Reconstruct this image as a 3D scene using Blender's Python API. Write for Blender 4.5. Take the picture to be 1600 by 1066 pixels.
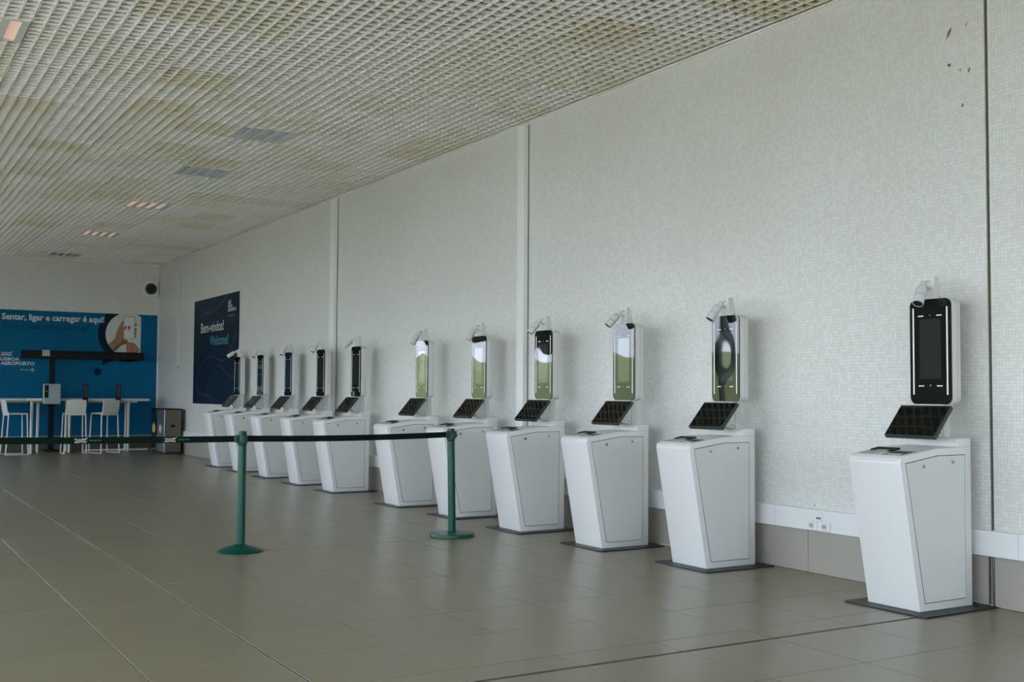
import bpy, bmesh, math, random
from mathutils import Vector, Matrix
random.seed(7)
S = bpy.context.scene
C = S.collection
for o in list(bpy.data.objects): bpy.data.objects.remove(o)

# ------------------------------------------------------------------ camera, sky, exposure
CAM = Vector((0, 0, 1.27))
YAW, PITCH, ROLL, FPX = math.radians(30.939), math.radians(2.719), math.radians(0.357), 1738.2
fw = Vector((math.sin(YAW)*math.cos(PITCH), math.cos(YAW)*math.cos(PITCH), math.sin(PITCH)))
r0 = Vector((math.cos(YAW), -math.sin(YAW), 0)); u0 = r0.cross(fw)
rt = math.cos(ROLL)*r0 + math.sin(ROLL)*u0; up = rt.cross(fw)
cd = bpy.data.cameras.new('camera'); cd.sensor_width = 36; cd.lens = FPX*36/1600; cd.clip_end = 500; cd.clip_start = .05
cam = bpy.data.objects.new('camera', cd); C.objects.link(cam)
cam.matrix_world = Matrix(((rt.x, up.x, -fw.x, CAM.x), (rt.y, up.y, -fw.y, CAM.y), (rt.z, up.z, -fw.z, CAM.z), (0, 0, 0, 1)))
S.camera = cam
W = bpy.data.worlds.new('overcast_sky'); S.world = W; W.use_nodes = True
bg = W.node_tree.nodes['Background']; bg.inputs[0].default_value = (.74, .83, .97, 1); bg.inputs[1].default_value = 5.5
sd = bpy.data.lights.new('sun', 'SUN'); sd.energy = 13; sd.color = (1, .96, .91); sd.angle = .02
sun = bpy.data.objects.new('sun', sd); C.objects.link(sun); sun.rotation_euler = Vector((-.52, -.06, -.85)).to_track_quat('-Z', 'Y').to_euler()
S.view_settings.view_transform = 'Standard'; S.view_settings.look = 'None'; S.view_settings.gamma = 1
S.view_settings.use_curve_mapping = False
S.view_settings.exposure = 0.58
S.cycles.max_bounces = 7; S.cycles.diffuse_bounces = 5; S.cycles.glossy_bounces = 4
S.cycles.caustics_reflective = False; S.cycles.caustics_refractive = False
S.cycles.sample_clamp_indirect = 8

# ------------------------------------------------------------------ materials
def srgb(r, g, b):
    f = lambda v: (v/255/12.92 if v/255 <= .04045 else ((v/255+.055)/1.055)**2.4)
    return (f(r), f(g), f(b), 1)
class NT:
    def __init__(s, name):
        s.m = bpy.data.materials.new(name); s.m.use_nodes = True
        s.t = s.m.node_tree; s.b = s.t.nodes['Principled BSDF']
    def n(s, kind, **kw):
        x = s.t.nodes.new(kind)
        for k, v in kw.items(): setattr(x, k, v)
        return x
    def l(s, a, b): s.t.links.new(a, b)
    def math(s, op, a, b=None, c=None):
        x = s.n('ShaderNodeMath', operation=op)
        for i, v in enumerate((a, b, c)):
            if v is None: continue
            if isinstance(v, (int, float)): x.inputs[i].default_value = v
            else: s.l(v, x.inputs[i])
        return x.outputs[0]
    def mix(s, f, a, b):
        x = s.n('ShaderNodeMix', data_type='RGBA')
        for i, v in ((0, f), (6, a), (7, b)):
            if isinstance(v, (int, float, tuple)): x.inputs[i].default_value = v
            else: s.l(v, x.inputs[i])
        return x.outputs[2]
    def pos(s):
        g = s.n('ShaderNodeNewGeometry'); x = s.n('ShaderNodeSeparateXYZ'); s.l(g.outputs['Position'], x.inputs[0])
        return g, x.outputs
    def noise(s, vec, scale, detail=3, rough=.5):
        x = s.n('ShaderNodeTexNoise'); x.inputs['Scale'].default_value = scale; x.inputs['Detail'].default_value = detail
        x.inputs['Roughness'].default_value = rough
        if vec is not None: s.l(vec, x.inputs['Vector'])
        return x.outputs['Fac']
    def white(s, a, b, c=None):
        v = s.n('ShaderNodeCombineXYZ')
        for i, q in enumerate((a, b, c)):
            if q is not None: s.l(q, v.inputs[i])
        x = s.n('ShaderNodeTexWhiteNoise', noise_dimensions='3D'); s.l(v.outputs[0], x.inputs['Vector'])
        return x.outputs['Value'], x.outputs['Color']
    def ramp(s, f, stops):
        x = s.n('ShaderNodeValToRGB'); e = x.color_ramp.elements
        e[0].position, e[0].color = stops[0]; e[1].position, e[1].color = stops[-1]
        for p, c in stops[1:-1]: k = e.new(p); k.color = c
        s.l(f, x.inputs[0]); return x.outputs[0]
MATS = {}
def plain(name, col, rough=.5, metal=0, spec=.5, noise=0, scale=30, coat=0):
    if name in MATS: return MATS[name]
    N = NT(name); N.b.inputs['Base Color'].default_value = col; N.b.inputs['Roughness'].default_value = rough
    N.b.inputs['Metallic'].default_value = metal; N.b.inputs['Specular IOR Level'].default_value = spec
    N.b.inputs['Coat Weight'].default_value = coat; N.b.inputs['Coat Roughness'].default_value = .08
    if noise:
        tc = N.n('ShaderNodeTexCoord'); f = N.noise(tc.outputs['Object'], scale, 4)
        c2 = tuple(v*(1-noise) for v in col[:3])+(1,)
        N.l(N.mix(f, col, c2), N.b.inputs['Base Color'])
    MATS[name] = N.m; return N.m

def mosaic():
    N = NT('glass_mosaic'); g, p = N.pos(); P = .0225
    h = N.math('ADD', p[1], p[0])
    u = N.math('DIVIDE', h, P); v = N.math('DIVIDE', p[2], P)
    iu, iv = N.math('FLOOR', u), N.math('FLOOR', v)
    fu, fv = N.math('FRACT', u), N.math('FRACT', v)
    wv, wc = N.white(iu, iv)
    d = N.math('MINIMUM', N.math('MINIMUM', fu, N.math('SUBTRACT', 1, fu)), N.math('MINIMUM', fv, N.math('SUBTRACT', 1, fv)))
    grout = N.math('LESS_THAN', d, .05)
    cl = N.noise(g.outputs['Position'], 1.3, 3)
    thr = N.math('MULTIPLY_ADD', cl, .9, .05)
    pale = N.math('LESS_THAN', wv, thr)
    base = N.mix(pale, (.672, .654, .622, 1), (.708, .72, .712, 1))
    wv2, _ = N.white(iv, iu, iu)
    base = N.mix(N.math('MULTIPLY', wv2, .17), base, (.58, .585, .565, 1))
    # faint ochre staining in broad patches
    st = N.ramp(N.noise(g.outputs['Position'], .55, 4), [(0.5, (0, 0, 0, 1)), (.75, (.35, .35, .35, 1))])
    base = N.mix(st, base, (.60, .56, .49, 1))
    col = N.mix(grout, base, (.545, .545, .51, 1))
    N.l(col, N.b.inputs['Base Color'])
    N.l(N.math('MULTIPLY_ADD', grout, .4, .30), N.b.inputs['Roughness'])
    sub = N.n('ShaderNodeVectorMath', operation='SUBTRACT'); N.l(wc, sub.inputs[0]); sub.inputs[1].default_value = (.5, .5, .5)
    sc = N.n('ShaderNodeVectorMath', operation='SCALE'); N.l(sub.outputs[0], sc.inputs[0]); sc.inputs['Scale'].default_value = .06
    ad = N.n('ShaderNodeVectorMath', operation='ADD'); N.l(sc.outputs[0], ad.inputs[0]); N.l(g.outputs['Normal'], ad.inputs[1])
    nm = N.n('ShaderNodeVectorMath', operation='NORMALIZE'); N.l(ad.outputs[0], nm.inputs[0]); N.l(nm.outputs[0], N.b.inputs['Normal'])
    N.b.inputs['Specular IOR Level'].default_value = .5
    return N.m
def floor_mat():
    N = NT('porcelain_tile'); g, p = N.pos()
    iu = N.math('FLOOR', N.math('DIVIDE', N.math('SUBTRACT', p[0], 4.213), .605)); iv = N.math('FLOOR', N.math('DIVIDE', N.math('SUBTRACT', p[1], 5.18), .59))
    w, _ = N.white(iu, iv)
    f = N.noise(g.outputs['Position'], 3.0, 5, .6); f2 = N.noise(g.outputs['Position'], 160, 2)
    base = N.mix(f, (.215, .185, .112, 1), (.25, .218, .138, 1))
    base = N.mix(N.math('MULTIPLY', w, .35), base, (.195, .168, .105, 1))
    base = N.mix(N.math('MULTIPLY', f2, .2), base, (.27, .24, .16, 1))
    N.l(base, N.b.inputs['Base Color'])
    N.l(N.math('MULTIPLY_ADD', f, .04, .28), N.b.inputs['Roughness']); N.b.inputs['IOR'].default_value = 1.7
    return N.m
def ceil_mat():
    N = NT('painted_ceiling_grid'); g, p = N.pos()
    iu = N.math('FLOOR', N.math('DIVIDE', N.math('SUBTRACT', p[0], 1.145), .6)); iv = N.math('FLOOR', N.math('DIVIDE', N.math('SUBTRACT', p[1], 9.08), .6))
    w, _ = N.white(iu, iv)
    c = N.ramp(w, [(0, (.88, .87, .83, 1)), (.45, (.86, .85, .79, 1)), (.78, (.82, .79, .69, 1)), (1, (.76, .70, .55, 1))])
    f = N.noise(g.outputs['Position'], 1.1, 4)
    c = N.mix(N.math('MULTIPLY', f, .35), c, (.66, .63, .52, 1))
    N.l(c, N.b.inputs['Base Color']); N.b.inputs['Roughness'].default_value = .5
    return N.m
def stone_mat():
    N = NT('skirting_stone'); g, p = N.pos()
    f = N.noise(g.outputs['Position'], 2.2, 6, .65); f2 = N.noise(g.outputs['Position'], 45, 3)
    c = N.mix(f, (.30, .275, .235, 1), (.40, .375, .335, 1)); c = N.mix(N.math('MULTIPLY', f2, .3), c, (.24, .22, .19, 1))
    N.l(c, N.b.inputs['Base Color']); N.b.inputs['Roughness'].default_value = .45
    return N.m
def screen_glass(name, col, amp):
    N = NT(name); N.b.inputs['Base Color'].default_value = col; N.b.inputs['Roughness'].default_value = .02
    N.b.inputs['IOR'].default_value = 1.55
    tc = N.n('ShaderNodeTexCoord'); oi = N.n('ShaderNodeObjectInfo')
    ad = N.n('ShaderNodeVectorMath', operation='ADD'); sc = N.n('ShaderNodeVectorMath', operation='SCALE')
    N.l(oi.outputs['Location'], sc.inputs[0]); sc.inputs['Scale'].default_value = 1.7
    N.l(tc.outputs['Object'], ad.inputs[0]); N.l(sc.outputs[0], ad.inputs[1])
    f = N.noise(ad.outputs[0], 3.2, 0)
    b = N.n('ShaderNodeBump'); b.inputs['Strength'].default_value = 1; b.inputs['Distance'].default_value = amp
    N.l(f, b.inputs['Height']); N.l(b.outputs[0], N.b.inputs['Normal'])
    return N.m
def pane_mat():
    N = NT('window_glass'); t = N.t
    tr = N.n('ShaderNodeBsdfTransparent'); tr.inputs[0].default_value = (.96, .97, .96, 1)
    gl = N.n('ShaderNodeBsdfGlossy'); gl.inputs['Roughness'].default_value = .02
    mx = N.n('ShaderNodeMixShader'); mx.inputs[0].default_value = .06
    N.l(tr.outputs[0], mx.inputs[1]); N.l(gl.outputs[0], mx.inputs[2]); N.l(mx.outputs[0], t.nodes['Material Output'].inputs['Surface'])
    return N.m
def grass_mat():
    N = NT('grass'); g, p = N.pos(); f = N.noise(g.outputs['Position'], .12, 5, .6); f2 = N.noise(g.outputs['Position'], .9, 4)
    c = N.mix(f, (.085, .115, .035, 1), (.19, .19, .085, 1)); c = N.mix(f2, c, (.11, .14, .05, 1))
    N.l(c, N.b.inputs['Base Color']); N.b.inputs['Roughness'].default_value = .9
    return N.m
M = dict(mosaic=mosaic(), floor=floor_mat(), ceil=ceil_mat(), stone=stone_mat(), pane=pane_mat(), grass=grass_mat(),
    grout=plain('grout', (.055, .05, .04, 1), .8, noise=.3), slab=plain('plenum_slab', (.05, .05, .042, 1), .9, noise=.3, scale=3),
    white=plain('white_paint', (.66, .68, .68, 1), .35, noise=.06, scale=4), trunk=plain('trunking_plastic', (.74, .74, .75, 1), .4, noise=.05, scale=6),
    kiosk=plain('kiosk_white_lacquer', (.72, .72, .715, 1), .30, noise=.03, scale=5), kioskp=plain('kiosk_white_plastic', (.67, .67, .655, 1), .35, noise=.03, scale=8),
    kdoor=plain('kiosk_door_lacquer', (.68, .685, .675, 1), .30, noise=.03, scale=5),
    gap=plain('dark_gap', (.03, .035, .035, 1), .7, noise=.2), black=plain('black_plastic', (.005, .006, .005, 1), .5, spec=.2, noise=.3), tray=plain('dark_green_grey_bezel', (.03, .042, .036, 1), .35, noise=.2),
    plate=plain('dark_steel_plate', (.022, .028, .026, 1), .4, spec=.25, noise=.25, scale=12), chrome=plain('chrome', (.7, .7, .7, 1), .15, 1, noise=.1),
    strip=plain('light_strip_white', (.82, .80, .78, 1), .4, noise=.03), glass=screen_glass('black_screen_glass', (.006, .008, .008, 1), .003),
    lcd=screen_glass('display_panel', (.018, .025, .023, 1), .003), traygl=screen_glass('tilted_display_glass', (.008, .009, .007, 1), .0006),
    green=plain('green_enamel', (.002, .070, .046, 1), .30, spec=.25, noise=.25, scale=9), greend=plain('belt_webbing', (.003, .012, .010, 1), .8, spec=.1, noise=.3, scale=60),
    pwhite=plain('print_white', (.62, .62, .60, 1), .5, noise=.03), pnavy=plain('poster_navy', (.003, .014, .034, 1), .45, spec=.15, noise=.35, scale=.8),
    pcyan=plain('print_cyan', (.07, .38, .47, 1), .5, noise=.05), pline=plain('print_pale_blue_line', (.10, .20, .28, 1), .5, noise=.1),
    mural=plain('mural_blue', (.001, .12, .26, 1), .5, spec=.12, noise=.12, scale=1.5), mdark=plain('mural_dark_navy', (.003, .018, .045, 1), .5, spec=.12, noise=.1), mtext=plain('mural_navy_text', (.003, .045, .12, 1), .5, spec=.12, noise=.1),
    skin=plain('print_skin', (.42, .22, .13, 1), .5, noise=.35, scale=9), skind=plain('print_skin_shadow', (.22, .10, .055, 1), .5, noise=.3, scale=9), red=plain('print_red', (.55, .02, .03, 1), .5, noise=.1),
    phone=plain('print_phone_grey', (.68, .72, .72, 1), .4, noise=.05),
    steelreflbrown=plain('steel_brown_reflection', (.12, .105, .078, 1), .4, .3, noise=.12, scale=10), steel=plain('brushed_steel', (.72, .72, .70, 1), .32, 1, noise=.15, scale=12), steelrefldark=plain('steel_painted_dark_reflection', (.16, .17, .17, 1), .12, 1, noise=.2, scale=6), yellow=plain('yellow_sticker', (.62, .48, .06, 1), .5, noise=.1), greyst=plain('grey_sticker', (.20, .24, .25, 1), .5, noise=.1),
    furn=plain('white_furniture', (.66, .65, .60, 1), .4, noise=.06), tabletop=plain('tabletop_laminate', (.60, .57, .50, 1), .4, noise=.08), tablewhite=plain('tabletop_white', (.74, .73, .70, 1), .35, noise=.05),
    profile=plain('white_profile', (.80, .80, .79, 1), .4, noise=.05, scale=4), shadowgrey=plain('profile_shadow', (.26, .25, .21, 1), .8, noise=.2), olive=plain('joint_sealant_olive', (.105, .095, .055, 1), .7, noise=.3, scale=6), alu=plain('joint_aluminium', (.45, .44, .40, 1), .35, 1, noise=.3, scale=9),
    louvre=plain('mirror_louvre', (.30, .34, .35, 1), .2, 1, noise=.25, scale=25), lumframe=plain('luminaire_frame', (.66, .67, .63, 1), .5, noise=.06), lampgrey=plain('luminaire_grey', (.42, .43, .40, 1), .5, noise=.06), salmonglow=plain('louvre_added_glow', (.70, .50, .40, 1), .35, .3, noise=.2, scale=30),
    tube=plain('lamp_tube', (.75, .76, .74, 1), .3, noise=.03), darkgrille=plain('dark_grille', (.02, .022, .02, 1), .6, noise=.3, scale=50),
    darkbase=plain('dark_brown_skirting', (.075, .065, .05, 1), .5, noise=.25, scale=3), doorbrown=plain('added_door_dark', (.02, .018, .014, 1), .5, spec=.3, noise=.25, scale=2), asphalt=plain('asphalt', (.13, .13, .125, 1), .9, noise=.25, scale=.4), tape=plain('pale_joint_strip', (.30, .28, .23, 1), .6, noise=.6, scale=5), rust=plain('rust_stain', (.26, .14, .07, 1), .8, noise=.5, scale=60), concrete=plain('apron_concrete', (.56, .55, .54, 1), .85, noise=.25, scale=.3),
    frame=plain('window_frame_aluminium', (.12, .125, .12, 1), .4, .6, noise=.1), plaster=plain('plaster', (.50, .49, .45, 1), .8, noise=.12, scale=1.2), boxgrey=plain('charger_box_grey', (.30, .35, .36, 1), .35, .4, noise=.1), lens=plain('camera_lens', (.008, .008, .009, 1), .35, spec=.2, noise=.2))

M['lcd'].node_tree.nodes['Principled BSDF'].inputs['IOR'].default_value = 1.85
M['traygl'].node_tree.nodes['Principled BSDF'].inputs['IOR'].default_value = 1.40
b_ = M['salmonglow'].node_tree.nodes['Principled BSDF']; b_.inputs['Emission Color'].default_value = (.95, .66, .50, 1); b_.inputs['Emission Strength'].default_value = .17   # added faint glow, painting the brightness of these louvres and tubes
# ------------------------------------------------------------------ mesh helpers
def T(o, label, cat, group=None):
    o['label'] = label; o['category'] = cat
    if group: o['group'] = group
    return o
def struct(o): o['kind'] = 'structure'; return o
def obj(name, bm, mat, parent=None, smooth=False, loc=None):
    me = bpy.data.meshes.new(name)
    bm.normal_update(); bm.to_mesh(me); bm.free()
    me.materials.append(M[mat] if isinstance(mat, str) else mat)
    if smooth:
        for f in me.polygons: f.use_smooth = True
        try: me.set_sharp_from_angle(angle=math.radians(40))
        except Exception: pass
    o = bpy.data.objects.new(name, me); C.objects.link(o)
    if parent: o.parent = parent
    if loc: o.location = loc
    return o
def inst(src, name, parent=None, loc=(0, 0, 0), rot=None, scale=None):
    o = bpy.data.objects.new(name, src.data if hasattr(src, 'data') else src); C.objects.link(o)
    if parent: o.parent = parent
    o.location = loc
    if rot: o.rotation_euler = rot
    if scale: o.scale = scale
    return o
def empty(name, loc, rz=0):
    o = bpy.data.objects.new(name, None); C.objects.link(o); o.empty_display_size = .2
    o.location = loc; o.rotation_euler = (0, 0, rz); return o
def copy_tree(o, parent=None):
    c = o.copy(); C.objects.link(c); c.parent = parent
    for ch in list(o.children): copy_tree(ch, c)
    return c
def box(bm, x0, x1, y0, y1, z0, z1, bev=0, seg=1):
    vs = [bm.verts.new((x, y, z)) for x in (x0, x1) for y in (y0, y1) for z in (z0, z1)]
    fs = [bm.faces.new([vs[i] for i in q]) for q in ((0, 1, 3, 2), (4, 6, 7, 5), (0, 4, 5, 1), (2, 3, 7, 6), (0, 2, 6, 4), (1, 5, 7, 3))]
    if bev:
        es = list({e for f in fs for e in f.edges})
        bmesh.ops.bevel(bm, geom=es, offset=bev, segments=seg, profile=.5, affect='EDGES')
    return bm
def B(*a, **k): return box(bmesh.new(), *a, **k)
def boxes(*L):
    bm = bmesh.new()
    for a in L: box(bm, *a)
    return bm
def prism(pts, axis, a0, a1, bev=0, seg=2, bm=None):
    """polygon of (p,q) extruded along axis: 'y' -> (p,*,q); 'x' -> (*,p,q); 'z' -> (p,q,*)"""
    bm = bm or bmesh.new()
    mk = {'y': lambda p, q, a: (p, a, q), 'x': lambda p, q, a: (a, p, q), 'z': lambda p, q, a: (p, q, a)}[axis]
    v0 = [bm.verts.new(mk(p, q, a0)) for p, q in pts]; v1 = [bm.verts.new(mk(p, q, a1)) for p, q in pts]
    n = len(pts); fs = [bm.faces.new(v0), bm.faces.new(v1[::-1])]
    for i in range(n): fs.append(bm.faces.new((v0[i], v0[(i+1) % n], v1[(i+1) % n], v1[i])))
    bmesh.ops.recalc_face_normals(bm, faces=fs)
    if bev: bmesh.ops.bevel(bm, geom=list({e for f in fs for e in f.edges}), offset=bev, segments=seg, profile=.5, affect='EDGES')
    return bm
def cyl(bm, p0, p1, r0, r1=None, n=16, caps=True):
    p0, p1 = Vector(p0), Vector(p1); r1 = r0 if r1 is None else r1
    d = (p1-p0).normalized(); a = d.orthogonal().normalized(); b = d.cross(a)
    R = [[bm.verts.new(p+(a*math.cos(t*2*math.pi/n)+b*math.sin(t*2*math.pi/n))*r) for t in range(n)] for p, r in ((p0, r0), (p1, r1))]
    fs = [bm.faces.new((R[0][i], R[0][(i+1) % n], R[1][(i+1) % n], R[1][i])) for i in range(n)]
    if caps: fs += [bm.faces.new(R[0][::-1]), bm.faces.new(R[1])]
    bmesh.ops.recalc_face_normals(bm, faces=fs)
    return bm
def CY(*a, **k): return cyl(bmesh.new(), *a, **k)
def tube(bm, pts, r, n=10):
    P = [Vector(p) for p in pts]; rings = []; a = None
    for i, p in enumerate(P):
        d = ((P[i]-P[i-1]).normalized() if i else Vector()) + ((P[i+1]-P[i]).normalized() if i < len(P)-1 else Vector())
        d.normalize()
        a = d.orthogonal().normalized() if a is None else (a-d*a.dot(d)).normalized()
        b = d.cross(a)
        rings.append([bm.verts.new(p+(a*math.cos(t*2*math.pi/n)+b*math.sin(t*2*math.pi/n))*r) for t in range(n)])
    fs = []
    for i in range(len(P)-1):
        for k in range(n): fs.append(bm.faces.new((rings[i][k], rings[i][(k+1) % n], rings[i+1][(k+1) % n], rings[i+1][k])))
    fs += [bm.faces.new(rings[0][::-1]), bm.faces.new(rings[-1])]
    bmesh.ops.recalc_face_normals(bm, faces=fs)
    return bm
def lathe(prof, n=32, cx=0, cy=0, bm=None):
    bm = bm or bmesh.new(); R = []
    for r, z in prof:
        R.append([bm.verts.new((cx+r*math.cos(2*math.pi*k/n), cy+r*math.sin(2*math.pi*k/n), z)) for k in range(n)] if r > 1e-6 else [bm.verts.new((cx, cy, z))])
    fs = []
    for a, b in zip(R, R[1:]):
        for k in range(n):
            j = (k+1) % n
            if len(a) == 1 and len(b) == 1: continue
            if len(a) == 1: fs.append(bm.faces.new((a[0], b[j], b[k])))
            elif len(b) == 1: fs.append(bm.faces.new((a[k], a[j], b[0])))
            else: fs.append(bm.faces.new((a[k], a[j], b[j], b[k])))
    bmesh.ops.recalc_face_normals(bm, faces=fs)
    return bm
def rrect(w, h, r, n=6, cx=0, cy=0):
    P = []
    for sx, sy, a0 in ((1, 1, 0), (-1, 1, 90), (-1, -1, 180), (1, -1, 270)):
        for k in range(n+1):
            a = math.radians(a0+90*k/n); P.append((cx+sx*(w/2-r)+r*math.cos(a), cy+sy*(h/2-r)+r*math.sin(a)))
    return P
def smooth_line(pts, k=6):
    P = [Vector((*p, 0)) for p in pts]; out = []
    for i in range(len(P)-1):
        p0, p1, p2, p3 = P[max(i-1, 0)], P[i], P[i+1], P[min(i+2, len(P)-1)]
        for s in range(k):
            t = s/k; q = .5*((2*p1)+(p2-p0)*t+(2*p0-5*p1+4*p2-p3)*t*t+(3*p1-p0-3*p2+p3)*t**3); out.append((q.x, q.y))
    out.append(tuple(P[-1][:2])); return out
def stroke(bm, pts, w, mk):
    for (x0, y0), (x1, y1) in zip(pts, pts[1:]):
        d = math.hypot(x1-x0, y1-y0)
        if d < 1e-6: continue
        tx, ty = (x1-x0)/d*w/2, (y1-y0)/d*w/2
        x0, y0, x1, y1 = x0-tx*.8, y0-ty*.8, x1+tx*.8, y1+ty*.8
        bm.faces.new([bm.verts.new(mk(*q)) for q in ((x0-ty, y0+tx), (x0+ty, y0-tx), (x1+ty, y1-tx), (x1-ty, y1+tx))])
_cap = {}
def text_bm(txt, mk, x, y, width, cap, bold=0.0):
    """flat lettering; (x,y)=left end of the baseline in print coordinates, mk maps print coords to local space"""
    cu = bpy.data.curves.new('t', 'FONT'); cu.body = txt; cu.size = 1; cu.offset = bold; cu.resolution_u = 3; cu.fill_mode = 'FRONT'
    o = bpy.data.objects.new('t', cu); C.objects.link(o); bpy.context.view_layer.update()
    me = bpy.data.meshes.new_from_object(o.evaluated_get(bpy.context.evaluated_depsgraph_get()))
    bpy.data.objects.remove(o); bpy.data.curves.remove(cu)
    xs = [v.co.x for v in me.vertices]; x0, x1 = min(xs), max(xs)
    sx = width/(x1-x0); sy = cap/.69
    bm = bmesh.new(); bm.from_mesh(me); bpy.data.meshes.remove(me)
    for v in bm.verts: v.co = Vector(mk(x+(v.co.x-x0)*sx, y+v.co.y*sy))
    bmesh.ops.recalc_face_normals(bm, faces=bm.faces[:])
    return bm
def words(name, bm, mat, par, gap):
    """one part per printed word: the letters are cut apart where the gap between them is wide"""
    seen = set(); isl = []
    for v in bm.verts:
        if v in seen: continue
        st = [v]; seen.add(v); grp = []
        while st:
            q = st.pop(); grp.append(q)
            for e in q.link_edges:
                w = e.other_vert(q)
                if w not in seen: seen.add(w); st.append(w)
        isl.append((min(q.co.x for q in grp), max(q.co.x for q in grp), grp))
    isl.sort(key=lambda t: t[0]); W = []; end = None
    for a, b, g in isl:
        if end is None or a-end > gap: W.append([])
        W[-1] += g; end = b if end is None else max(end, b)
    for g in W:
        nb = bmesh.new(); m = {v: nb.verts.new(v.co) for v in g}
        for f in {f for v in g for f in v.link_faces}: nb.faces.new([m[v] for v in f.verts])
        obj(name, nb, mat, par)
    bm.free()
def poly(bm, pts, mk): bm.faces.new([bm.verts.new(mk(*q)) for q in pts]); return bm

# projection, to choose which pieces show largest
def px(P):
    d = Vector(P)-CAM; z = d.dot(fw)
    if z < .2: return None
    return (800+FPX*d.dot(rt)/z, 533-FPX*d.dot(up)/z, z)
def shown(cx, cy, z, s=.3):
    q = [px((cx+a*s, cy+b*s, z)) for a, b in ((-1, -1), (1, -1), (1, 1), (-1, 1))]
    if any(v is None for v in q): return 0
    if max(v[0] for v in q) < 0 or min(v[0] for v in q) > 1600 or max(v[1] for v in q) < 0 or min(v[1] for v in q) > 1066: return 0
    return abs(sum(q[i][0]*q[(i+1) % 4][1]-q[(i+1) % 4][0]*q[i][1] for i in range(4)))/2

# ------------------------------------------------------------------ the shell
XW, YB, HC = 6.011, 25.42, 4.087          # right wall, back wall, ceiling height
XL, YF = -3.5, -8.0                       # left wall, front wall (behind the camera)
EX = 4.334                                # building expansion joint

# floor with single tiles
floor = struct(obj('floor', B(XL, XW, YF, YB, -.16, -.004), 'grout'))
xl = [4.213+.605*k for k in range(-22, 4)]; xl = [XL]+[x for x in xl if XL+.1 < x < XW-.08]+[XW]
yl = sorted([4.341-.605*k for k in range(0, 21)]+[4.58]+[5.18+.59*k for k in range(0, 35)]); yl = [YF]+[y for y in yl if YF+.1 < y < YB-.1]+[YB]
def slab_bm(w=1, d=1, g=.0024, c=.0009):
    bm = bmesh.new(); a, b = w/2-g, d/2-g
    lo = [bm.verts.new(p) for p in ((-a, -b, -.006), (a, -b, -.006), (a, b, -.006), (-a, b, -.006))]
    md = [bm.verts.new((v.co.x, v.co.y, -c)) for v in lo]
    hi = [bm.verts.new((v.co.x*(1-c/a), v.co.y*(1-c/b), 0)) for v in lo]
    for q, r in ((lo, md), (md, hi)):
        for i in range(4): bm.faces.new((q[i], q[(i+1) % 4], r[(i+1) % 4], r[i]))
    bm.faces.new(hi); return bm
cells = []
for i in range(len(xl)-1):
    for j in range(len(yl)-1):
        cells.append((shown((xl[i]+xl[i+1])/2, (yl[j]+yl[j+1])/2, 0), xl[i], xl[i+1], yl[j], yl[j+1]))
cells.sort(key=lambda c: -c[0])
tilem = {}; rest = bmesh.new()
for k, (a, x0, x1, y0, y1) in enumerate(cells):
    w, d = x1-x0, y1-y0
    gx = .016 if abs(y0-4.341) < .01 or abs(y1-4.341) < .01 else 0      # the joint runs between these rows
    dy = (.012 if abs(y0-4.341) < .01 else 0, .012 if abs(y1-4.341) < .01 else 0)
    dx = (.010 if abs(x0-1.793) < .01 else 0, .010 if abs(x1-1.793) < .01 else 0)
    x0, x1, y0, y1 = x0+dx[0], x1-dx[1], y0+dy[0], y1-dy[1]; w, d = x1-x0, y1-y0
    if a > 0 and k < 300:
        key = (round(w, 3), round(d, 3))
        if key not in tilem:
            o = obj('floor_tile', slab_bm(w, d), 'floor', floor); tilem[key] = o.data
        else: o = inst(tilem[key], 'floor_tile', floor)
        o.location = ((x0+x1)/2, (y0+y1)/2, random.uniform(-.0005, .0003))
    else:
        t = slab_bm(w, d); bmesh.ops.translate(t, verts=t.verts, vec=((x0+x1)/2, (y0+y1)/2, 0))
        me = bpy.data.meshes.new('t'); t.to_mesh(me); t.free(); rest.from_mesh(me); bpy.data.meshes.remove(me)
o = obj('floor_tile_field', rest, 'floor', floor); o['kind'] = 'stuff'
o = obj('expansion_strip', boxes((XL, XW-.02, 4.331, 4.3345, -.006, .0012), (XL, XW-.02, 4.3475, 4.351, -.006, .0012)), 'alu', floor)
o = obj('expansion_strip', boxes((1.783, 1.7865, YF, YB, -.006, .0008), (1.799, 1.803, YF, YB, -.006, .0008)), 'tape', floor)

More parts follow.
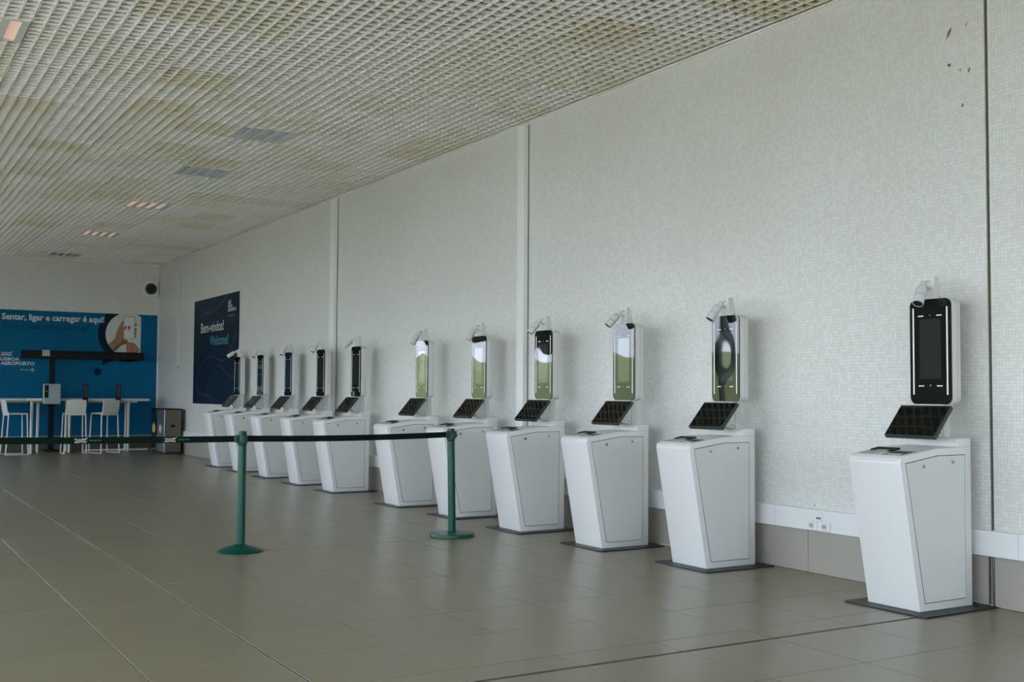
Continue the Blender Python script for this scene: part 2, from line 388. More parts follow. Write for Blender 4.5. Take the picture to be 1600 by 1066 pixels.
# ceiling: slab and lay-in open-cell panels
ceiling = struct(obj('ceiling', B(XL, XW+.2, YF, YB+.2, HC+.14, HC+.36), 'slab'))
def cell_panel(nx=6, ny=6, wx=None, wy=None):
    bm = bmesh.new(); P = .1; g = .0025; H = .050
    wx = wx or nx*P; wy = wy or ny*P
    def bar(x0, x1, y0, y1, h, ax):
        z = HC; t = HC+h
        v = [bm.verts.new(q) for q in ((x0, y0, z), (x1, y0, z), (x1, y1, z), (x0, y1, z), (x0, y0, t), (x1, y0, t), (x1, y1, t), (x0, y1, t))]
        bm.faces.new((v[3], v[2], v[1], v[0]))
        if ax == 'y': bm.faces.new((v[0], v[4], v[7], v[3])); bm.faces.new((v[1], v[2], v[6], v[5]))
        else: bm.faces.new((v[0], v[1], v[5], v[4])); bm.faces.new((v[2], v[3], v[7], v[6]))
    rx = [g+.0055]+[k*P for k in range(1, nx)]
    edges = []
    k = 0
    ribs = [(g, .0075)]
    x = P
    while x < wx-.03: ribs.append((x-.0055, x+.0055)); x += P
    ribs.append((wx-.0075, wx-g))
    for a, b in ribs: bar(a, b, g, wy-g, H, 'y')
    cr = [(g, .0065)]; y = P
    while y < wy-.03: cr.append((y-.004, y+.004)); y += P
    cr.append((wy-.0065, wy-g))
    for (a, b), (c, d) in zip(ribs, ribs[1:]):
        for e, f in cr: bar(b, c, e, f, .030, 'x')
    return bm
pm = cell_panel(); panel_mesh = bpy.data.meshes.new('ceiling_panel'); pm.to_mesh(panel_mesh); pm.free(); panel_mesh.materials.append(M['ceil'])
LUM = [(3.545, 11.46), (3.545, 13.88), (3.545, 16.88), (3.545, 20.48), (3.545, 24.08), (.545, 9.08)]
LUM[0] = (3.545, 11.48)
pan = []
xs = [1.145+.6*k for k in range(-16, 8)]; ys = [9.08+.6*k for k in range(-28, 27)]
for x in xs:
    for y in ys:
        if x < XL or y < YF: continue
        if any(abs(x-a) < .05 and abs(y-b) < .05 for a, b in LUM): continue
        pan.append((shown(x+.3, y+.3, HC), x, y))
pan.sort(key=lambda c: -c[0])
rest = bmesh.new()
for k, (a, x, y) in enumerate(pan):
    dz = random.choice((0, 0, .001, .002, .004, -.002))
    if a > 0 and k < 300:
        o = inst(panel_mesh, 'ceiling_panel', ceiling, (x, y, dz), (random.gauss(0, .0025), random.gauss(0, .002), 0))
        o.location.z += -HC*0  # panel vertices carry the height
        o.rotation_euler = (0, 0, 0)
    else:
        n0 = len(rest.verts); rest.from_mesh(panel_mesh); rest.verts.ensure_lookup_table()
        for v in rest.verts[n0:]: v.co.x += x; v.co.y += y; v.co.z += dz
o = obj('ceiling_panel_field', rest, 'ceil', ceiling); o['kind'] = 'stuff'
obj('edge_angle', boxes((XW-.022, XW, YF, YB, HC-.004, HC+.012), (XL, XW, YB-.022, YB, HC-.004, HC+.012)), 'ceil', ceiling)

# right wall (mosaic), split by the expansion joint
wall_right = struct(obj('wall_right', boxes((XW, XW+.25, YF, EX-.0125, 0, HC+.1), (XW, XW+.25, EX+.0125, YB+.2, 0, HC+.1)), 'mosaic'))
obj('joint_filler', B(XW+.012, XW+.2, EX-.0125, EX+.0125, 0, HC+.1), 'olive', wall_right)
for y, z, w, h, a in ((4.60, 3.60, .012, .055, .5), (4.60, 3.39, .018, .014, .1), (4.455, 3.325, .010, .022, .2), (4.52, 3.34, .006, .01, 0), (4.505, 3.11, .008, .014, .4), (4.47, 3.62, .004, .02, .3), (5.78, .482, .006, .012, .1)):
    P = []
    for k in range(9):
        t = 2*math.pi*k/9; q = random.uniform(.55, 1); uu, vv = math.cos(t)*w*q, math.sin(t)*h*q
        P.append((y+uu*math.cos(a)-vv*math.sin(a), z+uu*math.sin(a)+vv*math.cos(a)))
    obj('rust_stain', prism(P, 'x', XW-.0006, XW+.001), 'rust', wall_right)
bb = struct(obj('baseboard_right', boxes((XW-.004, XW+.01, YF, EX-.02, 0, .33), (XW-.004, XW+.01, EX+.02, YB, 0, .33)), 'grout'))
y = EX+.02; first = None; k = 0
ysl = [EX-.02-1.48*n for n in range(9, 0, -1)]+[None]+[EX+.02+1.48*n for n in range(0, 15)]
def slab_piece(y0, y1):
    o = obj('stone_slab', B(XW-.014, XW-.003, y0+.0015, y1-.0015, .002, .325, .001), 'stone', bb)
for n in range(-8, 0): slab_piece(EX-.02+1.48*n, EX-.02+1.48*(n+1))
for n in range(0, 15):
    if EX+.02+1.48*n < YB-.1: slab_piece(EX+.02+1.48*n, min(EX+.02+1.48*(n+1), YB))
obj('joint_profile', boxes((XW-.016, XW-.004, EX-.019, EX-.012, 0, .325), (XW-.016, XW-.004, EX+.012, EX+.019, 0, .325)), 'alu', bb)
# cable trunking along the wall
tr = struct(empty('trim_1', (XW, 4, .38))); zt0, zt1 = .306-.38, .459-.38
ty = [YF]+[6.13-2.0*k for k in range(6, 0, -1)]+[6.13+2.0*k for k in range(0, 10)]+[YB-.02]
for a, b in zip(ty, ty[1:]): obj('trunking_cover', B(-.050, -.001, a-4+.001, b-4-.001, zt0, zt1, .004, 2), 'trunk', tr)
obj('cover_seam', B(-.0508, -.04, YF-4+.01, YB-4-.03, .0455-.045, .0475-.045), 'kioskp', tr)
s1 = T(empty('wall_socket', (XW-.0508, 5.69, .412)), 'small square data socket set in the white cable trunking', 'socket', 'sockets in the white trunking')
obj('faceplate', B(-.006, .0, -.032, .032, -.034, .034, .003), 'trunk', s1); obj('port', boxes((-.0075, -.003, -.018, -.003, -.018, -.004), (-.0075, -.003, .004, .019, -.018, -.004)), 'gap', s1)
for y, lab in ((5.758, 'round power outlet in the trunking, left of a matching one'), (5.637, 'round power outlet in the trunking, right of a matching one')):
    s = T(empty('power_outlet', (XW-.0508, y, .345)), lab, 'socket', 'sockets in the white trunking')
    obj('faceplate', B(-.006, 0, -.055, .055, -.034, .034, .003), 'trunk', s)
    obj('socket_ring', CY((-.010, 0, 0), (-.002, 0, 0), .024, n=20), 'kioskp', s); obj('socket_well', CY((-.0105, 0, 0), (-.006, 0, 0), .018, n=20), 'lampgrey', s)
    obj('pin', CY((-.0125, -.008, 0), (-.008, -.008, 0), .003, n=8), 'gap', s); obj('pin', CY((-.0125, .008, 0), (-.008, .008, 0), .003, n=8), 'gap', s)
# pipe covers (vertical white box profiles) on the wall
def pilaster(name, y0, y1, x0):
    o = struct(empty(name, (XW, y0, 0))); d = XW-x0
    obj('cover', prism([(-.001, 0), (-d, 0), (-d, y1-y0), (-.001, y1-y0)], 'z', .0, HC-.03, .003), 'profile', o)
    obj('painted_shadow_line', B(-.012, -.001, -.005, 0, 0, HC-.03), 'shadowgrey', o)  # solid grey strip paints the shadow line beside the cover
    obj('cover_joint', B(-d-.0008, -d+.01, .001, y1-y0-.001, 2.05, 2.053), 'lampgrey', o)
pilaster('trim_2', 9.705, 9.838, 5.948); pilaster('trim_3', 14.891, 15.056, 5.950)
cn = struct(obj('trim_4', CY((XW-.016, 23.62, 1.80), (XW-.016, 23.62, HC), .013, n=10), 'white'))
obj('conduit_sleeve', CY((XW-.02, 23.62, 3.82), (XW-.02, 23.62, HC), .019, n=10), 'white', cn); obj('conduit_end', CY((XW-.016, 23.62, 1.765), (XW-.016, 23.62, 1.80), .02, n=10), 'boxgrey', cn)
struct(obj('trim_5', B(XW-.02, XW-.001, YB-.02, YB-.001, 0, HC), 'white'))
# column at the far corner run out of sight: back wall with a glazed opening at its left
wall_back = struct(obj('wall_back', boxes((-.3, XW+.25, YB, YB+.25, -.1, HC+.1), (XL-.25, -.3, YB, YB+.25, 2.7, HC+.1), (XL-.25, -3.3, YB, YB+.25, -.1, 2.7)), 'mosaic'))
struct(obj('baseboard_back', B(2.1, XW-.02, YB-.014, YB-.001, .0, .30, .002), 'darkbase'))
d1 = struct(empty('door_added_1', (1.05, YB, 0)))  # unseen dark doors, added so the far kiosk screens reflect something dark
obj('door_frame', boxes((-1.05, -.98, -.05, .0, 0, 2.5), (.98, 1.05, -.05, .0, 0, 2.5), (-1.05, 1.05, -.05, .0, 2.43, 2.5)), 'frame', d1)
for sx in (-1, 1):
    lf = obj('door_leaf', B(min(.002*sx, .978*sx), max(.002*sx, .978*sx), -.045, -.002, .01, 2.43, .003), 'doorbrown', d1)
    obj('door_handle', boxes((.06*sx-.012, .06*sx+.012, -.085, -.045, 1.0, 1.03), (.06*sx-.012, .06*sx+.012, -.085, -.07, .9, 1.3)), 'chrome', lf)
wall_left = struct(obj('wall_left', boxes((XL-.25, XL, YF-.25, YB, -.1, .12), (XL-.25, XL, YF-.25, YB, 3.85, HC+.1), (XL-.25, XL, 11.3, 12.9, .12, 3.85), (XL-.25, XL, 21.0, YB, .12, .95), (XL-.25, XL, 21.0, YB, 2.45, 3.85), (XL-.25, XL, 24.6, YB, .95, 2.45)), 'plaster'))
wall_front = struct(obj('wall_front', boxes((XL, -3, YF-.25, YF, -.1, HC+.1), (-3, 5, YF-.25, YF, -.1, .12), (-3, 5, YF-.25, YF, 3.85, HC+.1), (5, XW+.25, YF-.25, YF, -.1, HC+.1)), 'plaster'))
wn = [0]
def window(ax, c, a0, a1, z0, z1, n):
    wn[0] += 1; o = struct(empty('window_%d' % wn[0], (0, 0, 0)))
    def bx(p0, p1, q0, q1, d0, d1): return B(d0, d1, p0, p1, q0, q1) if ax == 'x' else B(p0, p1, d0, d1, q0, q1)
    step = (a1-a0)/n
    for k in range(n+1): obj('mullion', bx(a0+k*step-.035, a0+k*step+.035, z0, z1, c-.07, c+.07), 'frame', o)
    obj('window_sill', bx(a0, a1, z0-.04, z0+.03, c-.09, c+.09), 'frame', o); obj('window_head', bx(a0, a1, z1-.05, z1+.02, c-.07, c+.07), 'frame', o)
    for k in range(n): obj('pane', bx(a0+k*step+.03, a0+(k+1)*step-.03, z0+.02, z1-.03, c-.004, c+.004), 'pane', o)
window('x', XL-.12, YF, 11.3, .12, 3.85, 9); window('x', XL-.12, 12.9, 21.0, .12, 3.85, 4); window('x', XL-.12, 21.0, 24.6, .95, 2.45, 2)
window('y', YF-.12, -3, 5, .12, 3.85, 4); window('y', YB+.12, -3.3, -.3, 0, 2.7, 2)
# outdoors
struct(obj('ground', B(-30, 24, -30, 12.5, -.5, -.2), 'concrete')); struct(obj('ground_added_road', B(-22, 24, 12.5, 60, -.5, -.21), 'asphalt'))  # unseen road, added to bounce less light indoors than the apron
gb = bmesh.new(); bmesh.ops.create_circle(gb, cap_ends=True, radius=170, segments=64); bmesh.ops.translate(gb, verts=gb.verts, vec=(0, 0, -.35)); struct(obj('ground_lawn', gb, 'grass'))
hb = bmesh.new(); R = []; n = 160
for k in range(n):
    t = 2*math.pi*k/n; h = 3.6+1.3*math.sin(3*t+1)+.9*math.sin(7*t)+.5*math.sin(17*t+2)
    R.append([hb.verts.new((r*math.cos(t), r*math.sin(t), z)) for r, z in ((84, -.36), (98, h*.55), (112, h), (150, h*.9), (165, -.36))])
for k in range(n):
    for i in range(4): hb.faces.new((R[k][i], R[k][i+1], R[(k+1) % n][i+1], R[(k+1) % n][i]))
bmesh.ops.recalc_face_normals(hb, faces=hb.faces[:]); struct(obj('hills', hb, 'grass', smooth=True))

# ------------------------------------------------------------------ kiosks
KW = .385
def kiosk():
    k = empty('self_service_kiosk', (0, 0, 0))
    obj('base_plate', prism(rrect(.66, .61, .02, 3, .235, .19), 'z', .0005, .009), 'plate', k)
    prof = [(0, .010), (-.157, .876), (-.150, .904), (-.130, .921), (.155, .960), (.356, .966), (.356, 1.018), (.476, 1.018), (.474, .010)]
    body = obj('body', prism(prof, 'y', 0, KW, .0025, 2), 'kiosk', k, smooth=True)
    obj('step_seam', B(.350, .4765, -.0006, KW+.0006, .9655, .9675), 'lampgrey', body)
    obj('top_slot', B(-.155, -.145, .03, KW-.06, .8905, .8925), 'lampgrey', body)
    D = [(-.111, .876), (.177, .916), (.416, .916), (.408, .060), (.046, .058)]
    cx, cz = .19, .48
    G = [(x+(-.004 if x < cx else .004), z+(.004 if z > cz else -.004)) for x, z in D]
    gp = obj('door_gap', prism(G, 'y', -.0007, .004), 'gap', k)
    dr = obj('door', prism(D, 'y', -.0028, .003, .0012, 1), 'kdoor', k)
    for x, z in ((.039, .858), (.304, .879)):
        lk = obj('lock', CY((x, -.009, z), (x, -.001, z), .013, n=20), 'chrome', dr); obj('keyway', B(x-.007, x+.002, -.0098, -.006, z-.006, z+.003), 'gap', lk)
    zt = lambda x: .921+(x+.130)*.1368
    def top(pts, h=.0012, name='', mat='black', par=body):
        bm = bmesh.new(); v0 = [bm.verts.new((x, y, zt(x)-.001)) for x, y in pts]; v1 = [bm.verts.new((x, y, zt(x)+h)) for x, y in pts]
        n = len(pts); fs = [bm.faces.new(v0), bm.faces.new(v1[::-1])]+[bm.faces.new((v0[i], v0[(i+1) % n], v1[(i+1) % n], v1[i])) for i in range(n)]
        bmesh.ops.recalc_face_normals(bm, faces=fs); return obj(name, bm, mat, par)
    rd = top([(-.118, .20), (-.02, .20), (.055, .355), (-.118, .355)], .002, 'reader_window', 'lampgrey', k)
    top([(-.015, .345), (.070, .362), (.070, .335), (.005, .325)], .010, 'reader_guide', 'black', rd)
    top([(.052, .362), (.074, .362), (.070, .19), (.046, .19)], .010, 'reader_guide', 'black', rd)
    top([(.070, .19), (.046, .215), (-.018, .215), (-.010, .19)], .007, 'reader_guide', 'black', rd)
    st = top([(-.112, .030), (.025, .030), (.010, .182), (-.118, .182)], .0008, 'sticker', 'greyst', k)
    top([(-.100, .055), (-.072, .055), (-.072, .150), (-.100, .150)], .0016, 'sticker_panel', 'strip', st)
    for i in range(4): top([(-.055+i*.02, .042), (-.045+i*.02, .042), (-.047+i*.02, .170), (-.057+i*.02, .170)], .0016, 'sticker_print', 'black', st)
    top([(-.064, .19), (-.052, .19), (-.052, .24), (-.064, .24)], .0022, 'reader_mark', 'strip', rd); top([(-.098, .19), (-.086, .19), (-.086, .25), (-.098, .25)], .0022, 'reader_mark', 'strip', rd)
    # post, tilted display, tall screen
    cy = KW/2
    po = obj('post', boxes((.405, .462, cy-.055, cy+.055, 1.017, 1.24), (.395, .405, cy-.065, cy+.065, 1.017, 1.05)), 'kioskp', k)
    obj('bracket', prism([(.40, 1.018), (.31, 1.03), (.27, 1.075), (.40, 1.215)], 'y', cy-.055, cy-.045), 'kioskp', po); obj('bracket', prism([(.40, 1.018), (.31, 1.03), (.27, 1.075), (.40, 1.215)], 'y', cy+.045, cy+.055), 'kioskp', po)
    obj('screw', CY((.372, cy-.056, 1.045), (.372, cy-.0545, 1.045), .005, n=8), 'gap', po)
    obj('screen_shelf', B(.350, .44, cy-.10, cy+.125, 1.208, 1.222, .002), 'kioskp', po)
    a = math.atan2(.175, .15); hl = math.hypot(.175, .15)/2; c = Vector((.232, cy, 1.118)); u = Vector((math.cos(a), 0, math.sin(a))); nn = Vector((-math.sin(a), 0, math.cos(a)))
    def tilt(hw, h, d0, d1, bev, name, mat, par):
        bm = bmesh.new(); vs = []
        for d in (d0, d1):
            for s, t in ((-1, -1), (1, -1), (1, 1), (-1, 1)): vs.append(bm.verts.new(c+u*(h*t)+Vector((0, hw*s, 0))+nn*d))
        fs = [bm.faces.new([vs[i] for i in q]) for q in ((0, 1, 2, 3), (4, 5, 6, 7), (0, 1, 5, 4), (1, 2, 6, 5), (2, 3, 7, 6), (3, 0, 4, 7))]
        bmesh.ops.recalc_face_normals(bm, faces=fs)
        if bev: bmesh.ops.bevel(bm, geom=bm.edges[:], offset=bev, segments=2, profile=.5, affect='EDGES')
        return obj(name, bm, mat, par)
    td = tilt(.186, hl+.008, -.022, .006, .003, 'tilted_display', 'tray', k); tilt(.178, hl-.002, .002, .0068, 0, 'display_glass', 'traygl', td)
    ms = obj('screen_housing', prism([(cy+p, q) for p, q in rrect(.300, .655, .045, 8, 0, 1.5485)], 'x', .366, .452, .006, 2), 'kioskp', k, smooth=True)
    obj('housing_seam', prism([(cy+p, q) for p, q in rrect(.3012, .6562, .0456, 8, 0, 1.5485)], 'x', .418, .4205), 'lampgrey', ms)
    gl = obj('screen_glass', prism([(cy+p, q) for p, q in rrect(.303, .656, .045, 10, 0, 1.5485)], 'x', .357, .367), 'glass', k)
    obj('display', prism([(cy+p, q) for p, q in rrect(.158, .375, .002, 1, 0, 1.565)], 'x', .3566, .360), 'lcd', gl)
    for s in (-1, 1): obj('light_strip', prism([(cy+p, q) for p, q in rrect(.011, .545, .004, 3, .125*s, 1.552)], 'x', .3560, .360), 'strip', gl)
    for s in (-1, 1):
        for z in (1.772, 1.335): obj('marker', B(.3560, .360, cy+.068*s-.020, cy+.068*s+.020, z-.0035, z+.0035), 'strip', gl)
    obj('sensor', CY((.3560, cy, 1.338), (.360, cy, 1.338), .006, n=12), 'greyst', gl); obj('sensor', CY((.3560, cy, 1.775), (.360, cy, 1.775), .005, n=12), 'greyst', gl)
    # camera on its bracket
    cb = obj('camera_bracket', prism([(.372, 1.872), (.372, 2.015), (.415, 2.015), (.448, 1.872)], 'y', cy-.022, cy+.062, .002, 1), 'kioskp', k)
    obj('screw', CY((.425, cy-.0235, 1.893), (.425, cy-.021, 1.893), .004, n=8), 'gap', cb)
    jb = CY((.345, cy+.022, 1.967), (.373, cy+.022, 1.967), .020, .034, n=20); cyl(jb, (.335, cy+.022, 1.967), (.35, cy+.022, 1.967), .017, n=16)
    obj('swivel_base', jb, 'white', cb, smooth=True)
    # camera object: origin at ball joint, pointing down its -z axis
    cm = lathe([(0, .02), (.016, .018), (.02, .0), (.016, -.018), (.030, -.028), (.033, -.036), (.033, -.085), (.0315, -.0865), (.0315, -.090), (.033, -.0915), (.034, -.14), (.0335, -.150), (.031, -.150), (.030, -.146), (0, -.146)], 24)
    cm = obj('security_camera', cm, 'white', k, smooth=True); cm.location = (.325, cy+.022, 1.967)
    obj('lens', CY((0, 0, -.1485), (0, 0, -.144), .0295, n=20), 'lens', cm); obj('camera_ring', CY((0, 0, -.0905), (0, 0, -.086), .0332, n=24), 'lampgrey', cm); obj('camera_print', B(-.026, -.0315, -.010, .010, -.078, -.058), 'gap', cm)
    return k
KP = [(5.425, 4.397), (5.398, 6.244), (5.357, 7.481), (5.351, 8.75), (5.379, 10.058), (5.351, 11.353), (5.372, 13.337), (5.394, 14.654), (5.418, 16.06), (5.440, 17.46), (5.462, 18.766)]
# camera directions (unit vectors the lens looks along), in the room's axes
CD = [(-.56, -.16, -.89), (-.57, .16, -.83), (-.65, .23, -.75), (-.6, .22, -.8), (-.5, .15, -.87), (-.5, .1, -.87), (-.72, .36, -.62), (-.55, 0, -.86), (-.5, -.1, -.86), (-.5, -.1, -.86), (-.75, .36, -.58)]
KL = ['white self-service kiosk nearest the camera, beside the dark wall joint at the right',
      'white self-service kiosk second from the right, standing beside the exposed trunking sockets',
      'white self-service kiosk third from the right, left of the one beside the sockets',
      'white self-service kiosk in front of the nearer white wall profile, fourth from the right',
      'white self-service kiosk directly behind the green flat-based belt post',
      'white self-service kiosk at the right edge of the wide gap in the row',
      'white kiosk at the left edge of the wide gap, small grey mark on its door',
      'white self-service kiosk just left of the farther white wall profile, fourth from far end',
      'white self-service kiosk third from the far end of the row, blue tint on its screen',
      'white self-service kiosk second from the far end, partly behind the green dome-based post',
      'white self-service kiosk at the far end of the row, its camera against the navy poster']
proto = kiosk()
for i, (x, y) in enumerate(KP):
    o = proto if i == 0 else copy_tree(proto)
    o.location = (x, y, 0); T(o, KL[i], 'kiosk', 'self-service kiosks along the mosaic wall')
    for ch in o.children:
        if ch.name.startswith('security_camera'): ch.rotation_euler = Vector(CD[i]).to_track_quat('-Z', 'Y').to_euler()
    if i == 6:
        d = [c for c in o.children if c.name.startswith('door') and not c.name.startswith('door_gap')][0]
        bm = bmesh.new(); mk = lambda p, q: (.215+p*.8, -.0034, .565+q*.8)
        stroke(bm, [(0, .03), (.022, .012), (0, -.01)], .004, mk); stroke(bm, [(.04, .012), (.05, .03)], .004, mk); stroke(bm, [(.035, .03), (.042, .01)], .004, mk)
        obj('pen_mark', bm, 'greyst', d)

# ------------------------------------------------------------------ belt posts
GP = 'green belt posts'
def stanchion(x, y, kind, label, lean=0):
    e = T(empty('belt_post', (x, y, 0)), label, 'belt post', GP)
    if kind == 'dome': bs = obj('base', lathe([(0, .0005), (.178, .0005), (.180, .006), (.172, .014), (.12, .034), (.07, .047), (.045, .055), (.036, .06), (0, .06)], 40), 'green', e, smooth=True)
    else: bs = obj('base', lathe([(0, .0005), (.196, .0005), (.2, .004), (.2, .026), (.196, .031), (.05, .036), (.040, .045), (0, .045)], 40), 'green', e, smooth=True)
    p = obj('pole', lathe([(0, .04), (.034, .04), (.034, .945), (.031, .957), (0, .957)], 24), 'green', e, smooth=True); p.rotation_euler = (0, lean, 0)
    h = obj('belt_cassette', lathe([(.0342, .842), (.0362, .845), (.0362, .928), (.0342, .931)], 24), 'green', p, smooth=True)
    for a in (0, 90, 180, 270):
        c, s = math.cos(math.radians(a)), math.sin(math.radians(a))
        sl = obj('belt_slot', B(.034, .043, -.013, .013, .862, .925, .003), 'tray', p); sl.rotation_euler = (0, 0, math.radians(a))
    return e
def ana(bm, mk, x, y, h, w):
    s = h; f = lambda P: [(x+p*s*.98, y+q*s) for p, q in P]
    for P in ([(.05, .92), (.62, .92), (.78, .74), (.12, .16), (.12, .06), (.80, .06), (.90, .30)], [(1.12, .02), (1.12, .72), (1.3, .94), (1.5, .76), (1.52, .26), (1.7, .05), (1.9, .24), (1.92, .95)], [(2.15, .92), (2.78, .92), (2.22, .2), (2.22, .06), (2.85, .06), (2.93, .30)], [(2.80, .92), (3.12, 1.12)]): stroke(bm, f(P), w, mk)
def belt(par, x0, x1, y, z0, z1, sag, marks=()):
    """webbing from x0 to x1 (room axes) at depth y"""
    L = par.location; bm = bmesh.new(); n = 24; top = []; w = .025
    zc = lambda x: z0+(z1-z0)*(x-x0)/(x1-x0)-sag*4*((x-x0)/(x1-x0))*(1-(x-x0)/(x1-x0))
    R = []
    for i in range(n+1):
        x = x0+(x1-x0)*i/n
        R.append([bm.verts.new((x-L.x, y-L.y+d, zc(x)+s*w)) for d, s in ((-.0009, -1), (-.0009, 1), (.0009, 1), (.0009, -1))])
    for i in range(n):
        for k in range(4): bm.faces.new((R[i][k], R[i][(k+1) % 4], R[i+1][(k+1) % 4], R[i+1][k]))
    bm.faces.new(R[0]); bm.faces.new(R[-1][::-1]); bmesh.ops.recalc_face_normals(bm, faces=bm.faces[:])
    b = obj('belt', bm, 'greend', par)
    for xm in marks:
        mk = lambda p, q: (p-L.x, y-L.y-.0018, q)
        lg = bmesh.new(); ana(lg, mk, xm, zc(xm)-.016, .029, .0065); obj('belt_logo', lg, 'pwhite', b)
        obj('belt_lettering', text_bm('aeroportos', mk, xm+.105, zc(xm)-.003, .085, .010), 'pcyan', b)
    e = obj('belt_end', B(x1-.03-L.x, x1-L.x, y-L.y-.006, y-L.y+.006, zc(x1)-.03, zc(x1)+.03, .003), 'tray', b)
    return b
p1 = stanchion(2.752, 8.79, 'dome', 'green belt post with a domed base, in front of the far kiosks')
p2 = stanchion(4.683, 8.83, 'disc', 'green belt post with a flat disc base, leaning slightly, end of the belt', math.radians(-1.3))
p3 = stanchion(.66, 8.79, 'dome', 'green belt post just past the left edge of the view, holding the belt')
belt(p2, 2.752+.047, 4.66-.03, 8.80, .896, .905, .012)
belt(p1, .712, 2.752-.04, 8.775, .914, .897, .006, (1.478, 2.135))
obj('belt_buckle', boxes((.036, .052, -.012, .012, .875, .93), (.052, .062, -.006, .006, .885, .905)), 'gap', p2).rotation_euler = (0, math.radians(-1.3), 0)

# ------------------------------------------------------------------ poster on the right wall
ps = T(empty('wall_poster', (XW-.004, 20.97, 1.04)), 'dark navy welcome poster with white and cyan lettering on the right wall', 'poster')
L = ps.location; mk = lambda y, z, d=.0: (-.004-d, y-L.y, z-L.z)
obj('poster_panel', B(-.003, .003, 19.49-L.y, 22.46-L.y, 0, 3.078-L.z), 'pnavy', ps)
mkr = lambda s, z: mk(-s, z, .0004)        # print runs towards -y
obj('poster_greeting', text_bm('Bem-vindos!', mkr, -21.95, 2.425, 1.53, .19, .012), 'pwhite', ps)
obj('poster_welcome', text_bm('Welcome!', mkr, -21.29, 2.158, 1.17, .185, 0), 'pcyan', ps)
lg = bmesh.new(); ana(lg, mkr, -20.16, 2.885, .06, .014); obj('poster_logo', lg, 'pwhite', ps)
obj('poster_logo_text', text_bm('LISBOA', mkr, -20.165, 2.818, .28, .056, .03), 'pwhite', ps); obj('poster_logo_text', text_bm('AEROPORTO', mkr, -20.165, 2.745, .50, .056, .03), 'pwhite', ps)
obj('poster_logo_text', text_bm('VINCI airports', mkr, -20.15, 2.655, .30, .022), 'pwhite', ps)
bm = bmesh.new()
for a, b in ((0, .022), (90, .022), (180, .022), (270, .022)):
    c, s = math.cos(math.radians(a))*b, math.sin(math.radians(a))*b; stroke(bm, [(-19.80+c-.006, 2.664+s), (-19.80+c+.006, 2.664+s)], .012, mkr)
obj('poster_emblem', bm, 'pwhite', ps)
for cu in ([[22.206, 3.024], [22.042, 2.921], [21.586, 2.794], [21.196, 2.795], [20.702, 2.896], [20.425, 2.995], [20.231, 3.07]], [[22.133, 2.914], [22.034, 2.808], [21.805, 2.757], [21.499, 2.801], [21.164, 2.95], [21.003, 3.07]],
           [[20.996, 1.061], [21.258, 1.178], [21.564, 1.213], [21.969, 1.249], [22.18, 1.386], [22.13, 1.586], [21.873, 1.806], [21.526, 1.921], [21.183, 1.956], [20.801, 1.892], [20.472, 1.853], [20.235, 1.878], [19.9, 2.1], [19.6, 2.4]],
           [[21.598, 1.067], [21.478, 1.238], [21.32, 1.456], [21.036, 1.67], [20.71, 1.764], [20.422, 1.696], [20.099, 1.587], [19.7, 1.5]]):
    bm = bmesh.new(); stroke(bm, smooth_line([(-y, z) for y, z in cu]), .009, mkr); obj('poster_line', bm, 'pline', ps)

# ------------------------------------------------------------------ mural on the back wall
mu = T(empty('wall_mural', (4.0, YB-.002, .31)), 'large blue seating mural with speech bubble and white lettering on the back wall', 'mural')
L = mu.location
obj('mural_panel', B(2.15-L.x, 5.972-L.x, -.004, 0, 0, 2.975-L.z), 'mural', mu)
def mk_(d): return lambda x, z: (x-L.x, -.004-d, z-L.z)
words('headline_word', text_bm('Sentar, ligar e carregar é aqui!', mk_(.001), 2.785, 2.77, 2.05, .125, .028), 'pwhite', mu, .028)
words('subtitle_word', text_bm('Take a seat and power up!', mk_(.001), 2.79, 2.575, 1.73, .125, .006), 'mtext', mu, .028)
def disc(cx, cz, r, n=72, xmax=5.615, zmax=2.974):
    P = []
    for k in range(n):
        a = 2*math.pi*k/n; P.append((min(cx+r*math.cos(a), xmax), min(cz+r*math.sin(a), zmax)))
    Q = [P[0]]
    for p in P[1:]:
        if math.hypot(p[0]-Q[-1][0], p[1]-Q[-1][1]) > 1e-4: Q.append(p)
    return Q
bub = obj('speech_bubble', poly(bmesh.new(), disc(5.335, 2.54, .622), mk_(.0008)), 'mdark', mu)
obj('bubble_tail', poly(bmesh.new(), [(4.80, 1.835), (4.84, 2.13), (5.10, 1.98)], mk_(.0006)), 'mdark', bub)
obj('bubble_dot', poly(bmesh.new(), disc(4.719, 1.694, .082), mk_(.0008)), 'mdark', mu)
pic = obj('bubble_picture', poly(bmesh.new(), disc(5.345, 2.53, .478), mk_(.0014)), 'pwhite', bub)
par = mu
def flat(name, pts, mat, d): return obj(name, poly(bmesh.new(), pts, mk_(d)), mat, par)
flat('pictured_hand', smooth_line([[4.925, 2.30], [5.052, 2.419], [5.098, 2.575], [5.168, 2.741], [5.216, 2.817], [5.242, 2.80], [5.232, 2.717], [5.25, 2.6], [5.25, 2.42], [5.334, 2.402], [5.327, 2.333], [5.195, 2.269], [5.091, 2.155], [5.01, 2.19], [4.96, 2.25]], 4), 'skin', .0020)
flat('pictured_hand_shadow', smooth_line([[5.02, 2.185], [5.12, 2.29], [5.2, 2.36], [5.24, 2.5], [5.23, 2.7], [5.25, 2.6], [5.25, 2.42], [5.334, 2.402], [5.327, 2.333], [5.195, 2.269], [5.091, 2.155]], 4), 'skind', .0023)
